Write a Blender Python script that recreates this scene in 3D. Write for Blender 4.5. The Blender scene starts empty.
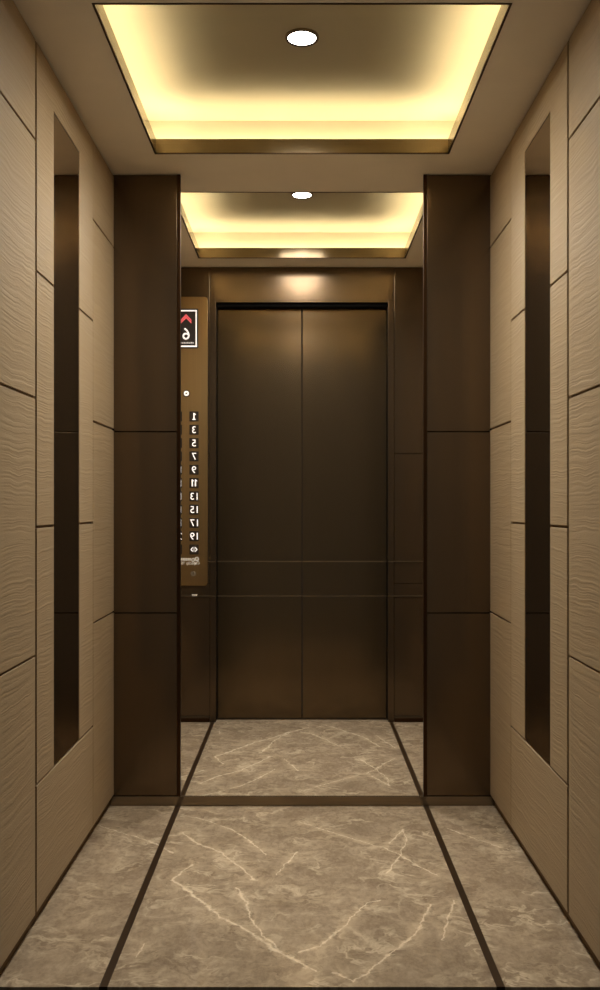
import bpy, bmesh, math
from mathutils import Vector

# ---------------------------------------------------------------- camera, world, exposure
SC = bpy.context.scene
COL = SC.collection
D = 3.42                      # camera to the back wall, metres
K = 2.4 / 632.0               # metres per unit of the back wall's elevation drawing
CZ = 300 * K                  # eye height

cam = bpy.data.cameras.new('camera')
cam.sensor_fit = 'VERTICAL'
cam.sensor_height = 24.0
cam.lens = 24.0 * (D / K) / 990.0
cam.shift_x = -2.0 / 990.0
cam.shift_y = 11.0 / 990.0
cam.clip_start = 0.05
co = bpy.data.objects.new('camera', cam)
co.location = (0, -D, CZ)
co.rotation_euler = (math.radians(90), 0, 0)
COL.objects.link(co)
SC.camera = co

w = bpy.data.worlds.new('world')
w.use_nodes = True
w.node_tree.nodes['Background'].inputs[0].default_value = (1.0, 0.92, 0.82, 1)
w.node_tree.nodes['Background'].inputs[1].default_value = 0.07   # added dim fill light, entering through the open front of the car
SC.world = w

SC.view_settings.view_transform = 'Standard'
SC.view_settings.look = 'None'
SC.view_settings.gamma = 1.0
SC.view_settings.use_curve_mapping = False
SC.view_settings.exposure = 0.06

COVE_COLOR, COVE_POWER = (1.0, 0.86, 0.54), 33.0
LENS_COLOR, LENS_POWER = (1.0, 0.95, 0.86), 14.0
SPOT_COLOR, SPOT_POWER = (1.0, 0.95, 0.87), 122.0


# ---------------------------------------------------------------- small maths
def zy(z):                    # depth ratio (back wall = 1) -> world y
    return -(1 - z) * D


def hz(p):                    # height in drawing units above the eye -> world z
    return CZ + p * K


HW = 188.5 * K                # half width between the wall claddings
Y_CUT = zy(0.6237)            # front end of the marble
Y_FRONT = zy(1.388)           # front wall face
Y_DOOR = zy(1.405)            # door leaves


# ---------------------------------------------------------------- materials
def srgb(r, g, b):
    f = lambda c: c / 12.92 if c <= 0.04045 else ((c + 0.055) / 1.055) ** 2.4
    return (f(r / 255), f(g / 255), f(b / 255), 1.0)


class NT:
    def __init__(self, name):
        self.m = bpy.data.materials.new(name)
        self.m.use_nodes = True
        self.t = self.m.node_tree
        self.b = self.t.nodes['Principled BSDF']

    def n(self, kind, **kw):
        x = self.t.nodes.new(kind)
        for k, v in kw.items():
            setattr(x, k, v)
        return x

    def l(self, a, b):
        self.t.links.new(a, b)

    def put(self, sock, v):
        if hasattr(v, 'is_output'):
            self.l(v, sock)
        else:
            sock.default_value = v

    def math(self, op, a, b=None, c=None, clamp=False):
        x = self.n('ShaderNodeMath', operation=op, use_clamp=clamp)
        for i, v in enumerate((a, b, c)):
            if v is not None:
                self.put(x.inputs[i], v)
        return x.outputs[0]

    def vec(self, op, a, b=None, scale=None):
        x = self.n('ShaderNodeVectorMath', operation=op)
        self.put(x.inputs[0], a)
        if b is not None:
            self.put(x.inputs[1], b)
        if scale is not None:
            self.put(x.inputs['Scale'], scale)
        return x.outputs['Value'] if op in ('DOT_PRODUCT', 'LENGTH', 'DISTANCE') else x.outputs['Vector']

    def mapped(self, src, scale=(1, 1, 1), loc=(0, 0, 0)):
        x = self.n('ShaderNodeMapping')
        x.inputs['Scale'].default_value = scale
        x.inputs['Location'].default_value = loc
        self.l(src, x.inputs['Vector'])
        return x.outputs[0]

    def noise(self, v, scale, detail=3.0, rough=0.5, color=False):
        x = self.n('ShaderNodeTexNoise')
        x.inputs['Scale'].default_value = scale
        x.inputs['Detail'].default_value = detail
        x.inputs['Roughness'].default_value = rough
        self.l(v, x.inputs['Vector'])
        return x.outputs['Color' if color else 0]

    def ramp(self, v, stops):
        x = self.n('ShaderNodeValToRGB')
        e = x.color_ramp.elements
        while len(e) < len(stops):
            e.new(0.5)
        for i, (p, c) in enumerate(stops):
            e[i].position = p
            e[i].color = c if len(c) == 4 else (*c, 1)
        self.l(v, x.inputs[0])
        return x.outputs[0]

    def mix(self, f, a, b):
        x = self.n('ShaderNodeMix', data_type='RGBA')
        self.put(x.inputs[0], f)
        self.put(x.inputs[6], a)
        self.put(x.inputs[7], b)
        return x.outputs[2]

    def bump(self, h, strength, dist):
        x = self.n('ShaderNodeBump')
        x.inputs['Strength'].default_value = strength
        x.inputs['Distance'].default_value = dist
        self.l(h, x.inputs['Height'])
        self.l(x.outputs[0], self.b.inputs['Normal'])

    def obj(self):
        return self.n('ShaderNodeTexCoord').outputs['Object']


def plain(name, col, rough=0.5, metal=0.0, spec=0.5, var=0.06):
    t = NT(name)
    o = t.obj()
    n = t.noise(o, 9.0, 3.0)
    c = tuple(col)
    lo = tuple(v * (1 - var) for v in c[:3])
    hi = tuple(min(1, v * (1 + var)) for v in c[:3])
    t.l(t.ramp(n, [(0.3, lo), (0.7, hi)]), t.b.inputs['Base Color'])
    t.b.inputs['Roughness'].default_value = rough
    t.b.inputs['Metallic'].default_value = metal
    t.b.inputs['Specular IOR Level'].default_value = spec
    return t.m


def emit(name, col, power):
    t = NT(name)
    t.b.inputs['Base Color'].default_value = (*col, 1)
    t.b.inputs['Emission Color'].default_value = (*col, 1)
    t.b.inputs['Emission Strength'].default_value = power
    return t.m


def bronze(name, col, rough, streak=0.03, across=False, var=0.10, metal=1.0):
    """hairline bronze sheet: fine grain stretched along one direction"""
    t = NT(name)
    o = t.obj()
    v = t.mapped(o, (260, 260, 2.0) if not across else (2.0, 260, 260))
    g = t.noise(v, 1.0, 2.0)
    big = t.noise(t.mapped(o, (7, 7, 0.35)), 1.0, 2.0)
    lo = tuple(c * (1 - var) for c in col[:3])
    hi = tuple(c * (1 + var) for c in col[:3])
    t.l(t.ramp(t.math('MULTIPLY_ADD', g, 0.5, t.math('MULTIPLY', big, 0.5)), [(0.3, lo), (0.7, hi)]), t.b.inputs['Base Color'])
    t.b.inputs['Metallic'].default_value = metal
    t.l(t.math('MULTIPLY_ADD', g, streak * 2, rough - streak), t.b.inputs['Roughness'])
    return t.m


M = {}
M['bronze'] = bronze('dark_bronze', srgb(104, 87, 67), 0.21, 0.03, metal=0.78)
M['door'] = bronze('door_bronze', srgb(104, 87, 64), 0.19, 0.02, metal=0.82)
M['edge'] = bronze('edge_bronze', srgb(70, 50, 33), 0.38)
M['cove_frame'] = bronze('cove_frame_bronze', srgb(126, 106, 70), 0.15, 0.01, True, metal=0.35)
M['skirting'] = bronze('skirting_bronze', srgb(128, 110, 86), 0.10, 0.01, True, metal=0.5)
M['plate'] = bronze('panel_plate_bronze', srgb(188, 158, 110), 0.36)
M['line'] = bronze('thin_line_bronze', srgb(112, 98, 80), 0.5, 0.02, True)
M['dark'] = plain('dark_recess', srgb(104, 80, 50), 0.7, 0.0, 0.2)
M['black'] = plain('black_recess', srgb(9, 7, 5), 0.8, 0.0, 0.1)
M['inlay'] = plain('floor_inlay_bronze', srgb(64, 47, 28), 0.35, 0.3)
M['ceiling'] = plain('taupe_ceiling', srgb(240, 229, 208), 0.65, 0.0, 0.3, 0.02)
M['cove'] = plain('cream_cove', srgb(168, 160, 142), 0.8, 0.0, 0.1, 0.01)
M['lens'] = emit('downlight_lens', LENS_COLOR, LENS_POWER)
M['led'] = emit('cove_light_strip', COVE_COLOR, COVE_POWER)
M['ring'] = plain('downlight_ring', srgb(120, 100, 74), 0.4, 0.5)
M['key'] = plain('button_black', srgb(54, 44, 35), 0.35)
M['lit'] = emit('lit_white', (1.0, 0.94, 0.88), 0.75)
M['lit_soft'] = emit('lit_grey', (0.75, 0.72, 0.68), 0.35)
M['lit_red'] = emit('lit_red', (0.85, 0.12, 0.13), 0.55)
M['screen'] = plain('display_glass', srgb(58, 52, 50), 0.3)
M['letters'] = plain('printed_cream', srgb(248, 242, 230), 0.6)
M['steel'] = plain('key_steel', srgb(140, 126, 104), 0.4, 0.2)
M['trim_pale'] = plain('pale_edge_trim', srgb(176, 146, 104), 0.4, 0.6)


def mirror_mat():
    t = NT('bronze_mirror')
    o = t.obj()
    t.l(t.ramp(t.noise(o, 3.0), [(0.3, (0.60, 0.53, 0.45)), (0.7, (0.62, 0.55, 0.465))]), t.b.inputs['Base Color'])
    t.b.inputs['Metallic'].default_value = 1.0
    t.b.inputs['Roughness'].default_value = 0.035
    return t.m


M['mirror'] = mirror_mat()


def cladding_mat():
    """beige wall covering pressed with long wavy horizontal ripples"""
    t = NT('rippled_beige_cladding')
    o = t.obj()
    warp = t.noise(t.mapped(o, (0.0, 5.5, 3.2)), 1.0, 2.0)
    warp2 = t.noise(t.mapped(o, (0.0, 16.0, 9.0), (3, 7, 1)), 1.0, 2.0)
    s = t.n('ShaderNodeSeparateXYZ')
    t.l(o, s.inputs[0])
    zz = t.math('ADD', s.outputs[2], t.math('MULTIPLY_ADD', warp, 0.03, t.math('MULTIPLY', warp2, 0.007)))
    c = t.n('ShaderNodeCombineXYZ')
    t.l(t.math('MULTIPLY', s.outputs[1], 2.2), c.inputs[0])
    t.l(t.math('MULTIPLY', zz, 72.0), c.inputs[2])
    rip = t.noise(c.outputs[0], 1.0, 1.5, 0.45)
    ridge = t.math('ABSOLUTE', t.math('SUBTRACT', rip, 0.5))
    ridge = t.math('MINIMUM', t.math('MULTIPLY', ridge, 3.2), 0.45)
    fine = t.noise(t.mapped(o, (150, 150, 300)), 1.0, 2.0)
    h = t.math('MULTIPLY_ADD', fine, 0.34, t.math('ADD', ridge, t.math('MULTIPLY', rip, 0.5)))
    tone = t.noise(t.mapped(o, (1, 3, 2)), 1.0, 2.0)
    base = t.mix(tone, srgb(166, 145, 114), srgb(176, 155, 123))
    t.l(t.mix(t.math('MULTIPLY', t.math('SUBTRACT', 0.45, ridge), 0.2, clamp=True), base, srgb(128, 100, 66)), t.b.inputs['Base Color'])
    t.b.inputs['Roughness'].default_value = 0.55
    t.b.inputs['Specular IOR Level'].default_value = 0.3
    t.bump(h, 0.36, 0.004)
    return t.m


M['cladding'] = cladding_mat()

# veins of the marble: drawing coordinates (u, v) of the photograph -> floor metres, with a width in mm
VEINS = [
    (7.0, [(172.7, 880), (183.3, 887.3), (200, 900), (220, 916.7), (240, 926.7), (256.7, 936.7), (270, 946.7), (286.7, 956.7), (300, 962.3), (315, 971.7)]),
    (4.0, [(172.7, 880), (182, 871), (193.3, 865)]),
    (7.0, [(183.3, 832.7), (196.7, 843.3), (216.7, 850), (233.3, 861.7), (246.7, 871.7), (254, 880)]),
    (4.0, [(191.7, 816.7), (210, 821.7), (233.3, 830), (250, 841.7), (266.7, 855)]),
    (4.5, [(236.7, 888), (246.7, 903), (251.7, 920), (263, 935), (276.7, 946.7)]),
    (2.8, [(100, 826), (130, 835), (155, 843.3), (173.3, 853.3)]),
    (5.0, [(333.3, 972.7), (353, 981.7), (366.7, 973), (381.7, 960), (400, 946.7), (416.7, 933), (430, 905)]),
    (4.5, [(453, 900), (446.7, 923), (443, 940)]),
    (4.5, [(300, 951.7), (320, 946.7), (343, 926.7), (366.7, 903), (380, 900)]),
    (2.8, [(446.7, 828), (473, 838), (500, 847), (520, 852)]),
    (4.5, [(385, 848), (400, 855), (416.7, 865), (436.7, 875)]),
    (3.5, [(390, 843), (403, 830), (406.7, 840), (400, 855), (388, 873)]),
    (3.0, [(296.7, 851.7), (276.7, 875)]),
    (3.0, [(300, 822), (340, 835), (385, 848)]),
    (3.5, [(135, 958), (142, 950), (143, 944)]),
]


def marble_mat():
    t = NT('brown_grey_marble')
    o = t.obj()
    s = t.n('ShaderNodeSeparateXYZ')
    t.l(o, s.inputs[0])
    c = t.n('ShaderNodeCombineXYZ')
    t.l(s.outputs[0], c.inputs[0])
    t.l(t.math('ABSOLUTE', s.outputs[1]), c.inputs[1])
    P = c.outputs[0]
    wob = t.vec('SUBTRACT', t.noise(P, 22.0, 2.0, 0.6, True), (0.5, 0.5, 0.5))
    wob2 = t.vec('SUBTRACT', t.noise(P, 110.0, 3.0, 0.6, True), (0.5, 0.5, 0.5))
    Q = t.vec('ADD', P, t.vec('ADD', t.vec('SCALE', wob, scale=0.024), t.vec('SCALE', wob2, scale=0.009)))
    Q = t.vec('MULTIPLY', Q, (1, 1, 0))
    best = None
    for wid, pts in VEINS:
        f = []
        for u, v in pts:
            z = 300.0 / (v - 506.0)
            f.append(Vector(((u - 302) * z * K, (1 - z) * D, 0)))
        for a, b in zip(f, f[1:]):
            ba = b - a
            pa = t.vec('SUBTRACT', Q, tuple(a))
            h = t.math('MULTIPLY', t.vec('DOT_PRODUCT', pa, tuple(ba / ba.length_squared)), 1.0, clamp=True)
            d = t.math('MULTIPLY', t.vec('DISTANCE', pa, t.vec('SCALE', tuple(ba), scale=h)), 700.0 / wid)
            best = d if best is None else t.math('MINIMUM', best, d)
    thick = t.math('MULTIPLY_ADD', t.noise(P, 21.0, 4.0, 0.65), 7.5, -2.2)
    thick = t.math('MAXIMUM', thick, 0.55)
    core = t.math('SUBTRACT', 1.0, t.math('MULTIPLY', best, thick), clamp=True)
    halo = t.math('SUBTRACT', 1.0, t.math('MULTIPLY', best, 0.11), clamp=True)
    broken = t.noise(P, 34.0, 4.0, 0.65)
    broken = t.math('MULTIPLY', t.math('SUBTRACT', broken, 0.30, clamp=True), 5.0, clamp=True)
    half = t.vec('SUBTRACT', t.noise(P, 5.0, 4.0, 0.6, True), (0.5, 0.5, 0.5))
    wv = t.vec('ADD', P, t.vec('SCALE', half, scale=0.20))

    def cracks(scale, sharp, gate_scale, cut, loc):
        c_ = t.noise(t.mapped(wv, (scale, scale * 1.5, 1), loc), 1.0, 5.0, 0.62)
        c_ = t.math('SUBTRACT', 1.0, t.math('MULTIPLY', t.math('ABSOLUTE', t.math('SUBTRACT', c_, 0.5)), sharp), clamp=True)
        g_ = t.noise(t.mapped(P, (1, 1, 1), loc), gate_scale, 4.0, 0.6)
        return t.math('MULTIPLY', c_, t.math('MULTIPLY', t.math('SUBTRACT', g_, cut, clamp=True), 6.0, clamp=True))

    cr = cracks(4.5, 30.0, 5.0, 0.44, (0, 0, 0))
    cr2 = cracks(11.0, 16.0, 7.0, 0.44, (5, 2, 0))
    cloud = t.noise(wv, 7.0, 9.0, 0.72)
    fine = t.noise(t.mapped(P, (1, 0.55, 1)), 60.0, 6.0, 0.75)
    tone = t.math('MULTIPLY_ADD', fine, 0.4, t.math('MULTIPLY', cloud, 0.6))
    base = t.ramp(tone, [(0.36, srgb(136, 118, 97)), (0.5, srgb(162, 144, 120)), (0.64, srgb(190, 171, 145))])
    patch = t.math('MULTIPLY', t.math('SUBTRACT', t.noise(t.mapped(wv, (1, 0.7, 1), (3, 1, 0)), 26.0, 7.0, 0.75), 0.44, clamp=True), 9.0, clamp=True)
    wide = t.math('SUBTRACT', 1.0, t.math('MULTIPLY', best, 0.13), clamp=True)
    base = t.mix(t.math('MULTIPLY', t.math('MULTIPLY', wide, patch), 0.5), base, srgb(222, 200, 168))
    base = t.mix(t.math('MULTIPLY', cr2, 0.42), base, srgb(220, 200, 168))
    base = t.mix(t.math('MULTIPLY', cr, 0.8), base, srgb(222, 204, 174))
    base = t.mix(t.math('MULTIPLY', t.math('MULTIPLY', core, broken), 0.9), base, srgb(246, 230, 200))
    t.l(base, t.b.inputs['Base Color'])
    t.b.inputs['Roughness'].default_value = 0.10
    t.b.inputs['Specular IOR Level'].default_value = 0.30
    return t.m


M['marble'] = marble_mat()


# ---------------------------------------------------------------- mesh helpers
def link(name, bm, mat, parent=None, bevel=0.0):
    bmesh.ops.recalc_face_normals(bm, faces=bm.faces)
    me = bpy.data.meshes.new(name)
    bm.to_mesh(me)
    bm.free()
    me.materials.append(mat)
    o = bpy.data.objects.new(name, me)
    COL.objects.link(o)
    if parent is not None:
        o.parent = parent
    if bevel:
        b = o.modifiers.new('bevel', 'BEVEL')
        b.width = bevel
        b.segments = 2
        b.limit_method = 'ANGLE'
    return o


def box(bm, x0, x1, y0, y1, z0, z1):
    x0, x1 = sorted((x0, x1))
    y0, y1 = sorted((y0, y1))
    z0, z1 = sorted((z0, z1))
    v = [bm.verts.new((x, y, z)) for x in (x0, x1) for y in (y0, y1) for z in (z0, z1)]
    for f in ((0, 1, 3, 2), (4, 6, 7, 5), (0, 4, 5, 1), (2, 3, 7, 6), (0, 2, 6, 4), (1, 5, 7, 3)):
        bm.faces.new([v[i] for i in f])
    return bm


def one_box(name, mat, parent, *dims, bevel=0.0):
    return link(name, box(bmesh.new(), *dims), mat, parent, bevel)


def prism(bm, pts, axis, a, b):
    """extrude a polygon (list of 2-D points) along x ('X': pts are y,z) , y ('Y': pts are x,z) or z ('Z': pts are x,y)"""
    def p3(p, t):
        return {'X': (t, p[0], p[1]), 'Y': (p[0], t, p[1]), 'Z': (p[0], p[1], t)}[axis]
    lo = [bm.verts.new(p3(p, a)) for p in pts]
    hi = [bm.verts.new(p3(p, b)) for p in pts]
    n = len(pts)
    bm.faces.new(lo)
    bm.faces.new(hi)
    for i in range(n):
        bm.faces.new((lo[i], lo[(i + 1) % n], hi[(i + 1) % n], hi[i]))
    return bm


def ring_xy(bm, outer, inner, z0, z1):
    """rectangular plate with a rectangular hole; outer / inner = (x0, x1, y0, y1)"""
    def loop(r, z):
        return [bm.verts.new((x, y, z)) for x, y in ((r[0], r[2]), (r[1], r[2]), (r[1], r[3]), (r[0], r[3]))]
    a0, a1, b0, b1 = loop(outer, z0), loop(outer, z1), loop(inner, z0), loop(inner, z1)
    for i in range(4):
        j = (i + 1) % 4
        bm.faces.new((a0[i], a0[j], b0[j], b0[i]))
        bm.faces.new((a1[i], a1[j], b1[j], b1[i]))
        bm.faces.new((a0[i], a0[j], a1[j], a1[i]))
        bm.faces.new((b0[i], b0[j], b1[j], b1[i]))
    return bm


def disc(bm, cx, cy, z0, z1, r, n=48):
    pts = [(cx + r * math.cos(2 * math.pi * i / n), cy + r * math.sin(2 * math.pi * i / n)) for i in range(n)]
    return prism(bm, pts, 'Z', z0, z1)


def annulus(bm, cx, cy, z0, z1, r0, r1, n=48):
    def loop(r, z):
        return [bm.verts.new((cx + r * math.cos(2 * math.pi * i / n), cy + r * math.sin(2 * math.pi * i / n), z)) for i in range(n)]
    a0, a1, b0, b1 = loop(r1, z0), loop(r1, z1), loop(r0, z0), loop(r0, z1)
    for i in range(n):
        j = (i + 1) % n
        for q in ((a0, b0), (a1, b1), (a0, a1), (b0, b1)):
            bm.faces.new((q[0][i], q[0][j], q[1][j], q[1][i]))
    return bm


def tag(o, label, cat, group=None, kind=None):
    o['label'] = label
    o['category'] = cat
    if group:
        o['group'] = group
    if kind:
        o['kind'] = kind
    return o


def empty(name, loc, label, cat, group=None, kind=None):
    o = bpy.data.objects.new(name, None)
    o.empty_display_size = 0.05
    COL.objects.link(o)
    return tag(o, label, cat, group, kind)


# ---------------------------------------------------------------- floor
IX, IWID = 124.0 * K, 0.0102          # inlay strip centre and half width


def build_floor(y0, y1, label):
    f = one_box('floor', M['dark'], None, -194 * K, 194 * K, y0, y1, -0.06, -0.02)
    tag(f, label, 'floor', None, 'structure')
    for a, b in ((-193 * K, -IX - IWID), (-IX + IWID, IX - IWID), (IX + IWID, 193 * K)):
        one_box('marble_slab', M['marble'], f, a, b, y0, y1, -0.02, 0.0)
    for sx in (-1, 1):
        one_box('inlay_strip', M['inlay'], f, sx * IX - IWID, sx * IX + IWID, y0, y1, -0.02, 0.0004)


build_floor(Y_CUT, 0.0, 'polished brown marble floor with two dark inlay strips in front of the mirror')
build_floor(0.0, Y_DOOR + 0.06, 'marble floor seen in the mirror, running up to the doors')

black_slab = one_box('floor', M['black'], None, -1.6, 1.6, -2.3, Y_CUT - 0.004, -0.06, -0.012)  # added slab, hides the world fill so the strip below the marble stays black
tag(black_slab, 'added black slab keeping the strip just in front of the marble dark', 'floor', None, 'structure')

# ---------------------------------------------------------------- side walls
Z_A, Z_B, Z_C = 0.606, 0.709, 0.9025
MZ0, MZ1 = 0.7598, 0.8475             # mirror strip, in depth ratio
MT, MB = 300.0, -197.0


def build_side(sx, sy, name, label, mlabel):
    """sx = -1 left, +1 right; sy = +1 the car itself, -1 what the back mirror shows of it"""
    Y = lambda z: sy * zy(z)
    end = 1.0
    xb = sx * 193.0 * K
    xp = sx * (HW + 0.0065)
    bm = box(bmesh.new(), xb, sx * 200 * K, Y(Z_A), Y(end), -0.06, hz(-289) + 0.004)
    wall = link(name, box(bm, xp, sx * 200 * K, Y(Z_A), Y(end), hz(-289) + 0.004, 2.4), M['dark'])
    tag(wall, label, 'wall', None, 'structure')
    top, bot = 332.0 - 2.0, -289.0
    gh, gv = 0.0036, 0.0075           # half grooves

    def panel(z0, z1, p0, p1, g0, g1, notch=None):
        y0, y1 = zy(z0) + g0, zy(z1) - g1
        a = hz(p0) + (gh if p0 > bot else 0)
        b = hz(p1) - (gh if p1 < top else 0)
        if notch:
            m0, m1, mh = zy(notch[0]), zy(notch[1]), hz(notch[2])
            pts = [(y0, a), (m0, a), (m0, mh), (m1, mh), (m1, a), (y1, a), (y1, b), (y0, b)]
        else:
            pts = [(y0, a), (y1, a), (y1, b), (y0, b)]
        pts = [(sy * p, q) for p, q in pts]
        link('wall_panel', prism(bmesh.new(), pts, 'X', sx * HW, xp), M['cladding'], wall, 0.0012)

    ha = [bot, -106.0, 76.5, 259.0, top]
    for p0, p1 in zip(ha, ha[1:]):
        panel(Z_A, Z_B, p0, p1, 0, gv)
        panel(Z_C, 1.0, p0, p1, 0.0016, 0.0006)
    hb = [bot, -198.5, -15.0, 167.0, top]
    panel(Z_B, Z_C, hb[0], hb[1], gv, 0.0016)
    for p0, p1 in ((hb[1], hb[2]), (hb[2], hb[3])):
        panel(Z_B, MZ0, p0, p1, gv, 0)
        panel(MZ1, Z_C, p0, p1, 0, 0.0016)
    panel(Z_B, Z_C, hb[3], hb[4], gv, 0.0016, (MZ0, MZ1, MT))
    # mirror strip let into the cladding
    m = empty('wall_mirror', None, mlabel, 'mirror', 'narrow mirror strips in the side walls')
    xf = sx * (HW + 0.0015)
    y0, y1 = zy(MZ0), zy(MZ1)
    z0, z1 = hz(MB), hz(MT)
    one_box('glass', M['mirror'], m, xf, xp - sx * 0.0002, sy * (y0 + 0.002), sy * (y1 - 0.002), z0 + 0.001, z1 - 0.004)
    for a, b in ((y0 + 0.0004, y0 + 0.002), (y1 - 0.002, y1 - 0.0004)):
        one_box('side_trim', M['trim_pale'], m, sx * (HW + 0.0012), xp - sx * 0.0002, sy * a, sy * b, z0 + 0.001, z1 - 0.004)
    one_box('top_trim', M['edge'], m, sx * (HW + 0.0012), xp - sx * 0.0002, sy * (y0 + 0.0004), sy * (y1 - 0.0004), z1 - 0.004, z1 - 0.0004)


build_side(-1, 1, 'wall_left', 'left wall of rippled beige panels with thin dark grooves', 'tall narrow dark mirror strip set in the left beige wall')
build_side(1, 1, 'wall_right', 'right wall of rippled beige panels with thin dark grooves', 'tall narrow dark mirror strip set in the right beige wall')
build_side(-1, -1, 'wall_left', 'left beige wall as the back mirror shows it', 'narrow mirror strip of the left wall as the back mirror shows it')
build_side(1, -1, 'wall_right', 'right beige wall as the back mirror shows it', 'narrow mirror strip of the right wall as the back mirror shows it')

# ---------------------------------------------------------------- ceiling and cove lights
CX = 139.0 * K
CY0, CY1 = zy(0.9430), zy(0.660)      # far and near edge of the opening
OUT = 27.0 * K                        # how far the recess reaches behind the frame
H_LOW, H_LIP, H_UP = hz(332), hz(345.5), hz(374.8)


def build_ceiling(sy, y_end, label, clabel, dlabel):
    yy = sorted((0.0, y_end))
    hole = (-CX, CX, *sorted((sy * CY0, sy * CY1)))
    c = link('ceiling', ring_xy(bmesh.new(), (-200 * K, 200 * K, yy[0], yy[1]), hole, H_LOW, H_LOW + 0.02), M['ceiling'])
    tag(c, label, 'ceiling', None, 'structure')
    big = (-CX - OUT, CX + OUT, hole[2] - OUT, hole[3] + OUT)
    # recess above the opening
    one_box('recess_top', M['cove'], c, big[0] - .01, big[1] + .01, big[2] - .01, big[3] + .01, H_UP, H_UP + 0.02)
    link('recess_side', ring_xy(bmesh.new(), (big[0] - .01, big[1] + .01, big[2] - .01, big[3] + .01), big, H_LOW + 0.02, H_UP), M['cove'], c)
    # the cove light: bronze frame and four light strips behind it
    e = empty('cove_light', None, clabel, 'ceiling light', 'cove lights in the ceiling')
    t = 0.006
    x0, x1, y0, y1 = hole
    g = 0.0006
    for d in ((x0 + g, x0 + t, y0 + t, y1 - t), (x1 - t, x1 - g, y0 + t, y1 - t), (x0 + g, x1 - g, y0 + g, y0 + t), (x0 + g, x1 - g, y1 - t, y1 - g)):
        one_box('frame_rail', M['cove_frame'], e, *d, H_LOW + 0.0022, H_LIP)
    for d in ((x0 + g, x0 + t + .001, y0 + g, y1 - g), (x1 - t - .001, x1 - g, y0 + g, y1 - g), (x0 + t + .001, x1 - t - .001, y0 + g, y0 + t + .001), (x0 + t + .001, x1 - t - .001, y1 - t - .001, y1 - g)):
        one_box('frame_edge', M['edge'], e, *d, H_LOW - 0.001, H_LOW + 0.0022)
    o1, o2 = OUT * 0.30, OUT * 0.42
    zl0, zl1 = H_LOW + 0.0202, H_LOW + 0.036
    for d in ((x0 - o2, x0 - o1, y0 - o1, y1 + o1), (x1 + o1, x1 + o2, y0 - o1, y1 + o1), (x0 - o2, x1 + o2, y0 - o2, y0 - o1), (x0 - o2, x1 + o2, y1 + o1, y1 + o2)):
        one_box('light_strip', M['led'], e, *d, zl0, zl1)
    # recessed downlight
    cy = sy * zy(0.7985)
    dl = empty('downlight', None, dlabel, 'ceiling light', 'round downlights')
    r = 11.3 * K
    link('lens', disc(bmesh.new(), 0, cy, H_UP - 0.004, H_UP - 0.0005, r), M['lens'], dl)
    link('inner_ring', annulus(bmesh.new(), 0, cy, H_UP - 0.007, H_UP - 0.0005, r + 0.0004, r + 0.0045), M['black'], dl)
    link('trim_ring', annulus(bmesh.new(), 0, cy, H_UP - 0.006, H_UP - 0.0005, r + 0.0048, r + 0.0085), M['ring'], dl)
    la = bpy.data.lights.new('downlight_beam', 'SPOT')
    la.energy = SPOT_POWER
    la.color = SPOT_COLOR
    la.spot_size = math.radians(168)
    la.spot_blend = 1.0
    la.shadow_soft_size = 0.12
    lo = bpy.data.objects.new('downlight_beam', la)
    lo.location = (0, cy, H_UP - 0.012)
    lo.parent = dl
    COL.objects.link(lo)


build_ceiling(1, zy(0.606), 'taupe ceiling around the larger, nearer lit recess', 'large bronze framed cove light glowing yellow, nearest overhead', 'round white downlight in the larger, nearer ceiling recess')
build_ceiling(-1, Y_DOOR + 0.06, 'taupe ceiling as the back mirror shows it', 'smaller bronze framed cove light seen in the mirror above the doors', 'small round white downlight in the recess seen in the mirror')

# ---------------------------------------------------------------- back wall beside the mirror
BX = 125.0 * K                        # inner edge of the bronze panels
EX = 121.5 * K                        # edge of the mirror
SEAMS = [-290.0, -107.0, 74.3, 331.5]
wb = link('wall_back', box(box(bmesh.new(), -192.5 * K, -EX - 0.001, 0.012, 0.02, 0, 2.4), EX + 0.001, 192.5 * K, 0.012, 0.02, 0, 2.4), M['black'])
tag(wb, 'dark bronze back wall on both sides of the tall mirror', 'wall', None, 'structure')
for sx in (-1, 1):
    for p0, p1 in zip(SEAMS, SEAMS[1:]):
        one_box('bronze_panel', M['bronze'], wb, sx * (BX + 0.0006), sx * (HW - 0.001), 0.0, 0.012, hz(p0) + 0.0022, hz(p1) - 0.0022, bevel=0.0005)
bb = one_box('baseboard_back', M['skirting'], None, -192.5 * K, 192.5 * K, -0.001, 0.011, 0.0012, hz(-290) - 0.002)
tag(bb, 'low bronze baseboard running along the foot of the back wall', 'baseboard', None, 'structure')
mf = empty('mirror_frame', None, 'slim dark bronze edge strips framing the tall mirror in the back wall', 'mirror frame')
for sx in (-1, 1):
    one_box('edge_strip', M['edge'], mf, sx * EX, sx * BX, -0.0015, 0.012, hz(-290) - 0.001, hz(331.5), bevel=0.001)

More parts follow.
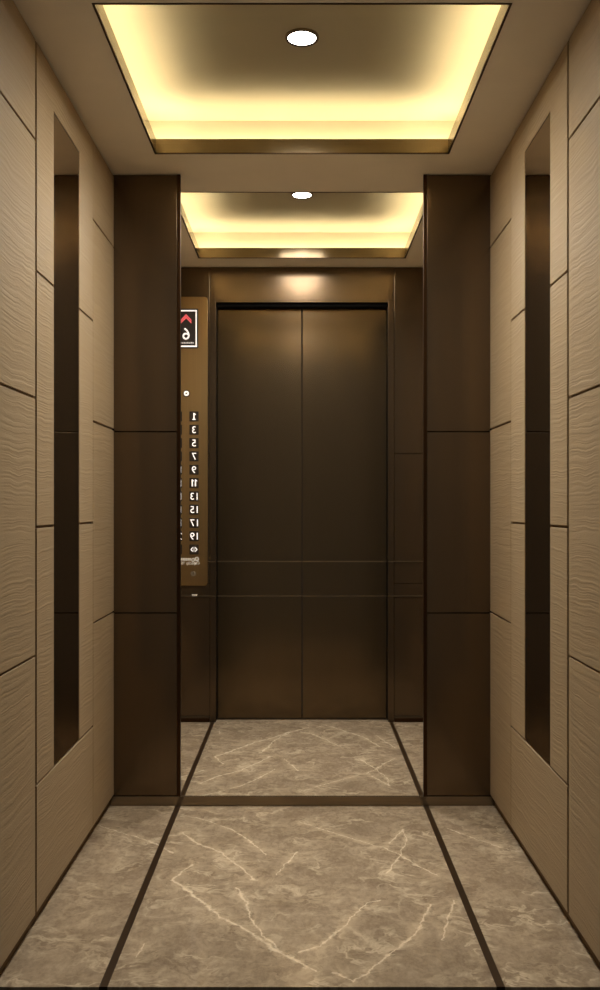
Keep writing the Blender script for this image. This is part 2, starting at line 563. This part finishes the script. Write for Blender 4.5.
# ---------------------------------------------------------------- front wall with the doors, as the mirror shows it
F = 1.388 * K                         # metres per photo unit on the front wall
fx = lambda u: (u - 302) * F
fz = lambda v: CZ + (506 - v) * F
wf = one_box('wall_front', M['black'], None, -200 * K, fx(210), Y_FRONT + 0.012, Y_FRONT + 0.03, 0, 2.4)
bm = bmesh.new()
me = wf.data
bm.from_mesh(me)
box(bm, fx(394), 200 * K, Y_FRONT + 0.012, Y_FRONT + 0.03, 0, 2.4)
box(bm, fx(210), fx(394), Y_FRONT + 0.012, Y_FRONT + 0.03, fz(302), 2.4)
bm.to_mesh(me)
bm.free()
tag(wf, 'dark bronze front wall around the doors, seen in the mirror', 'wall', None, 'structure')
Y0, Y1 = Y_FRONT, Y_FRONT + 0.012
JO, JI = 92.0 * F, 86.0 * F           # casing: outer, inner edge
for sx in (-1, 1):
    for v0, v1 in ((716.2, 583.8), (583.8, 453.8), (453.8, 267)):
        one_box('bronze_panel', M['bronze'], wf, sx * (JO + 0.002), sx * HW, Y0, Y1, fz(v0) + 0.0016, fz(v1) - 0.0016, bevel=0.0012)
    one_box('base_strip', M['edge'], wf, sx * (JO + 0.002), sx * HW, Y0 - 0.004, Y1, 0.0012, fz(718.0))
    one_box('base_strip_lip', M['line'], wf, sx * (JO + 0.002), sx * HW, Y0 - 0.0042, Y1, fz(717.9), fz(716.4))
one_box('header_panel', M['bronze'], wf, -JO - 0.0, JO + 0.0, Y0, Y1, fz(300.2), fz(267.0) - 0.001, bevel=0.0012)
for sx in (-1, 1):
    one_box('door_casing', M['bronze'], wf, sx * JI, sx * JO, Y0 - 0.003, Y1, 0.0012, fz(300.4), bevel=0.002)
    one_box('door_jamb', M['black'], wf, sx * JI, sx * (JI + 0.012), Y1, Y_DOOR + 0.05, 0.0012, fz(302.4))
one_box('door_casing', M['bronze'], wf, -JI, JI, Y0 - 0.003, Y1, fz(302.4), fz(300.4), bevel=0.0006)
one_box('door_jamb', M['black'], wf, -JI - 0.012, JI + 0.012, Y1, Y_DOOR + 0.05, fz(302.4) + 0.0004, fz(302.4) + 0.012)

one_box('door_lintel', M['black'], wf, -JI + 0.0004, JI - 0.0004, Y1 + 0.002, Y_DOOR - 0.004, CZ + (506 - 307.6) * 1.4 * K, fz(302.4) + 0.0002)

LINES = (561.5, 596.0)  # two thin, slightly paler lines across the leaves and the wall
for sx, lab in ((-1, 'brown bronze door leaf beside the button panel, seen in the mirror'), (1, 'brown bronze door leaf farther from the button panel, seen in the mirror')):
    d = empty('door_1' if sx < 0 else 'door_2', None, lab, 'door', None, 'structure')
    one_box('door_leaf', M['door'], d, sx * 0.0022, sx * (JI - 0.0015), Y_DOOR, Y_DOOR + 0.035, 0.006, fz(302.4) - 0.002, bevel=0.002)
    one_box('center_seal', M['black'], d, sx * 0.0002, sx * 0.0021, Y_DOOR + 0.004, Y_DOOR + 0.035, 0.006, fz(302.4) - 0.002)
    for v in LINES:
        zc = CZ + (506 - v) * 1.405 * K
        one_box('thin_line', M['line'], d, sx * 0.0024, sx * (JI - 0.002), Y_DOOR - 0.0012, Y_DOOR + 0.002, zc - 0.0032, zc + 0.0032)
th = one_box('trim_1', M['edge'], None, -JI, JI, Y_DOOR - 0.002, Y_DOOR + 0.06, 0.0006, 0.004)
tag(th, 'dark door threshold at the foot of the two doors', 'threshold', None, 'structure')
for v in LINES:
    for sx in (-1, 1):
        one_box('thin_line', M['line'], wf, sx * (JI + 0.001), sx * (HW - 0.001), Y0 - 0.0036, Y0 + 0.002, fz(v) - 0.003, fz(v) + 0.003)

# ---------------------------------------------------------------- button panel (its writing reads reversed, as in the mirror)
cp = empty('button_panel', None, 'tall bronze lift button panel left of the doors, its lit numbers reversed', 'control panel')
PY = Y_FRONT - 0.006                  # face of the plate


def rounded(x0, x1, z0, z1, r, n=6):
    pts = []
    for cx, cz, a0 in ((x1 - r, z1 - r, 0), (x0 + r, z1 - r, 90), (x0 + r, z0 + r, 180), (x1 - r, z0 + r, 270)):
        for i in range(n + 1):
            a = math.radians(a0 + 90 * i / n)
            pts.append((cx + r * math.cos(a), cz + r * math.sin(a)))
    return pts


def plate(name, mat, parent, u0, u1, v0, v1, r, y0, y1, bevel=0.0):
    pts = rounded(fx(u0), fx(u1), fz(v1), fz(v0), r)
    return link(name, prism(bmesh.new(), pts, 'Y', y0, y1), mat, parent, bevel)


def lettering(name, text, u, v, height, mat, parent, y, width=None, weight=0.03, depth=0.0008):
    """text whose glyphs run right to left (mirror writing), centred on photo point (u, v)"""
    cu = bpy.data.curves.new(name, 'FONT')
    cu.body = text
    cu.size = 1.0
    cu.offset = weight
    cu.resolution_u = 6
    tmp = bpy.data.objects.new(name, cu)
    COL.objects.link(tmp)
    dg = bpy.context.evaluated_depsgraph_get()
    src = bpy.data.meshes.new_from_object(tmp.evaluated_get(dg))
    COL.objects.unlink(tmp)
    bpy.data.objects.remove(tmp)
    bm = bmesh.new()
    bm.from_mesh(src)
    bpy.data.meshes.remove(src)
    xs = [q.co.x for q in bm.verts]
    ys = [q.co.y for q in bm.verts]
    cx, cy = (min(xs) + max(xs)) / 2, (min(ys) + max(ys)) / 2
    s = height * F / max(1e-6, max(ys) - min(ys))
    sw = s if width is None else width * F / max(1e-6, max(xs) - min(xs))
    for q in bm.verts:
        q.co = Vector((fx(u) - (q.co.x - cx) * sw, y, fz(v) + (q.co.y - cy) * s))
    r = bmesh.ops.extrude_face_region(bm, geom=bm.faces[:])
    for q in r['geom']:
        if isinstance(q, bmesh.types.BMVert):
            q.co.y -= depth
    return link(name, bm, mat, parent)


plate('face_plate', M['plate'], cp, 164.5, 207.6, 297.0, 585.5, 0.016, PY, Y_FRONT - 0.0002, 0.001)
# floor display
ds = plate('floor_display', M['screen'], cp, 174.5, 198.4, 309.0, 348.6, 0.002, PY - 0.002, PY - 0.0001)
bm = bmesh.new()
for u0, u1, v0, v1 in ((175.6, 197.0, 310.4, 311.7), (175.6, 197.0, 345.9, 347.2), (175.6, 176.8, 311.7, 345.9), (195.8, 197.0, 311.7, 345.9)):
    box(bm, fx(u0), fx(u1), PY - 0.003, PY - 0.002, fz(v1), fz(v0))
link('display_border', bm, M['lit'], ds)
for dv in (0.0, 2.2):
    a = [(181.0, 321.0), (186.3, 315.4), (191.6, 321.0), (191.6, 322.6), (186.3, 317.2), (181.0, 322.6)]
    link('arrow', prism(bmesh.new(), [(fx(u), fz(v - 0.9 + dv)) for u, v in a], 'Y', PY - 0.0032, PY - 0.0021), M['lit_red'], ds)
lettering('number_lettering', '6', 186.2, 334.0, 11.6, M['lit'], ds, PY - 0.0021, weight=0.0)
bm = bmesh.new()
for i in range(8):
    u = 180.4 + i * 1.75
    hgt = (1.5, 1.1, 1.4, 1.2, 1.5, 1.1, 1.5, 1.2)[i]
    box(bm, fx(u), fx(u + 1.2), PY - 0.003, PY - 0.0021, fz(343.8), fz(343.8 - hgt))
link('caption', bm, M['lit_soft'], ds)


def figure_one(u, v, parent, foot=True):
    # the figure 1 with its flag and foot, reversed
    pts = [(-1.7, 3.4), (-1.7, 2.5), (-0.55, 2.5), (-0.55, -2.1), (-1.8, -1.2), (-1.8, -2.3), (-0.3, -3.4), (0.6, -3.4), (0.6, 2.5), (1.7, 2.5), (1.7, 3.4)]
    if not foot:
        pts = [(-0.55, -2.1), (-1.6, -1.3), (-1.6, -2.3), (-0.3, -3.4), (0.6, -3.4), (0.6, 3.4), (-0.55, 3.4)]
    return link('number_lettering', prism(bmesh.new(), [(fx(u - p), fz(v + q)) for p, q in pts], 'Y', PY - 0.0039, PY - 0.0031), M['lit'], parent)


def knob(name, mat, parent, u, v, r, y0, y1):
    pts = [(fx(u) + r * F * math.cos(2 * math.pi * i / 28), fz(v) + r * F * math.sin(2 * math.pi * i / 28)) for i in range(28)]
    return link(name, prism(bmesh.new(), pts, 'Y', y0, y1), mat, parent)


il = knob('indicator_lamp', M['key'], cp, 186.6, 393.6, 3.5, PY - 0.002, PY - 0.0001)
knob('lamp_ring', M['lit'], il, 186.6, 393.6, 2.5, PY - 0.0032, PY - 0.0021)
knob('lamp_center', M['key'], il, 186.6, 393.6, 0.9, PY - 0.004, PY - 0.0033)

ODD, EVEN = 194.2, 177.6
for i in range(10):
    v = 416.6 + 13.28 * i
    for u, num in ((ODD, 2 * i + 1), (EVEN, 2 * i + 2)):  # odd numbers nearer the doors
        b = plate('button', M['key'], cp, u - 4.6, u + 4.6, v - 5.0, v + 5.0, 0.003, PY - 0.003, PY - 0.0001, 0.0006)
        t = str(num)
        if num in (1, 11):
            for du in ((0,) if num == 1 else (-1.7, 1.5)):
                figure_one(u + du, v, b, num == 1)
            continue
        lettering('number_lettering', t, u, v, 6.9, M['lit'], b, PY - 0.0031, weight=0.0)
for u, inward in ((ODD, False), (EVEN, True)):
    v = 416.6 + 13.28 * 10
    b = plate('button', M['key'], cp, u - 4.6, u + 4.6, v - 5.0, v + 5.0, 0.003, PY - 0.003, PY - 0.0001, 0.0006)
    bm = bmesh.new()
    for s in (-1, 1):
        tip, foot = (0.5, 3.5) if inward else (3.5, 1.3)
        outer = [(s * foot, 2.6), (s * tip, 0.0), (s * foot, -2.6)]
        dr = 1.0 if tip > foot else -1.0
        inner = [(s * (foot - dr * 0.0), -1.3), (s * (tip - dr * 1.2), 0.0), (s * (foot - dr * 0.0), 1.3)]
        prism(bm, [(fx(u + p), fz(v - q)) for p, q in outer + inner], 'Y', PY - 0.004, PY - 0.0031)
    if not inward:
        box(bm, fx(u - 0.28), fx(u + 0.28), PY - 0.004, PY - 0.0031, fz(v + 2.4), fz(v - 2.4))
    link('door_symbol', bm, M['lit'], b)

# printed lines under the buttons
lettering('capacity_notice', 'Capacity 16', 190.4, 563.4, 4.4, M['letters'], cp, PY - 0.0001, width=18.5, weight=0.03, depth=0.0006)
bm = bmesh.new()
for cu_, cv_, r0, r1 in ((197.0, 558.9, 0.9, 2.3), (193.2, 559.8, 0.8, 2.0)):
    n = 20
    for i in range(n):
        a0, a1 = 2 * math.pi * i / n, 2 * math.pi * (i + 1) / n
        prism(bm, [(fx(cu_ + r * math.cos(a)), fz(cv_ + r * math.sin(a))) for r, a in ((r0, a0), (r1, a0), (r1, a1), (r0, a1))], 'Y', PY - 0.0007, PY - 0.0001)
for i in range(6):
    box(bm, fx(181.0 + 1.7 * i), fx(182.5 + 1.7 * i), PY - 0.0007, PY - 0.0001, fz(560.6), fz(557.9))
link('maker_emblem', bm, M['letters'], cp)
ks = knob('key_switch', M['steel'], cp, 193.4, 573.6, 2.7, PY - 0.002, PY - 0.0001)
one_box('key_slot', M['black'], ks, fx(193.1), fx(193.7), PY - 0.0025, PY - 0.0021, fz(575.0), fz(572.2))
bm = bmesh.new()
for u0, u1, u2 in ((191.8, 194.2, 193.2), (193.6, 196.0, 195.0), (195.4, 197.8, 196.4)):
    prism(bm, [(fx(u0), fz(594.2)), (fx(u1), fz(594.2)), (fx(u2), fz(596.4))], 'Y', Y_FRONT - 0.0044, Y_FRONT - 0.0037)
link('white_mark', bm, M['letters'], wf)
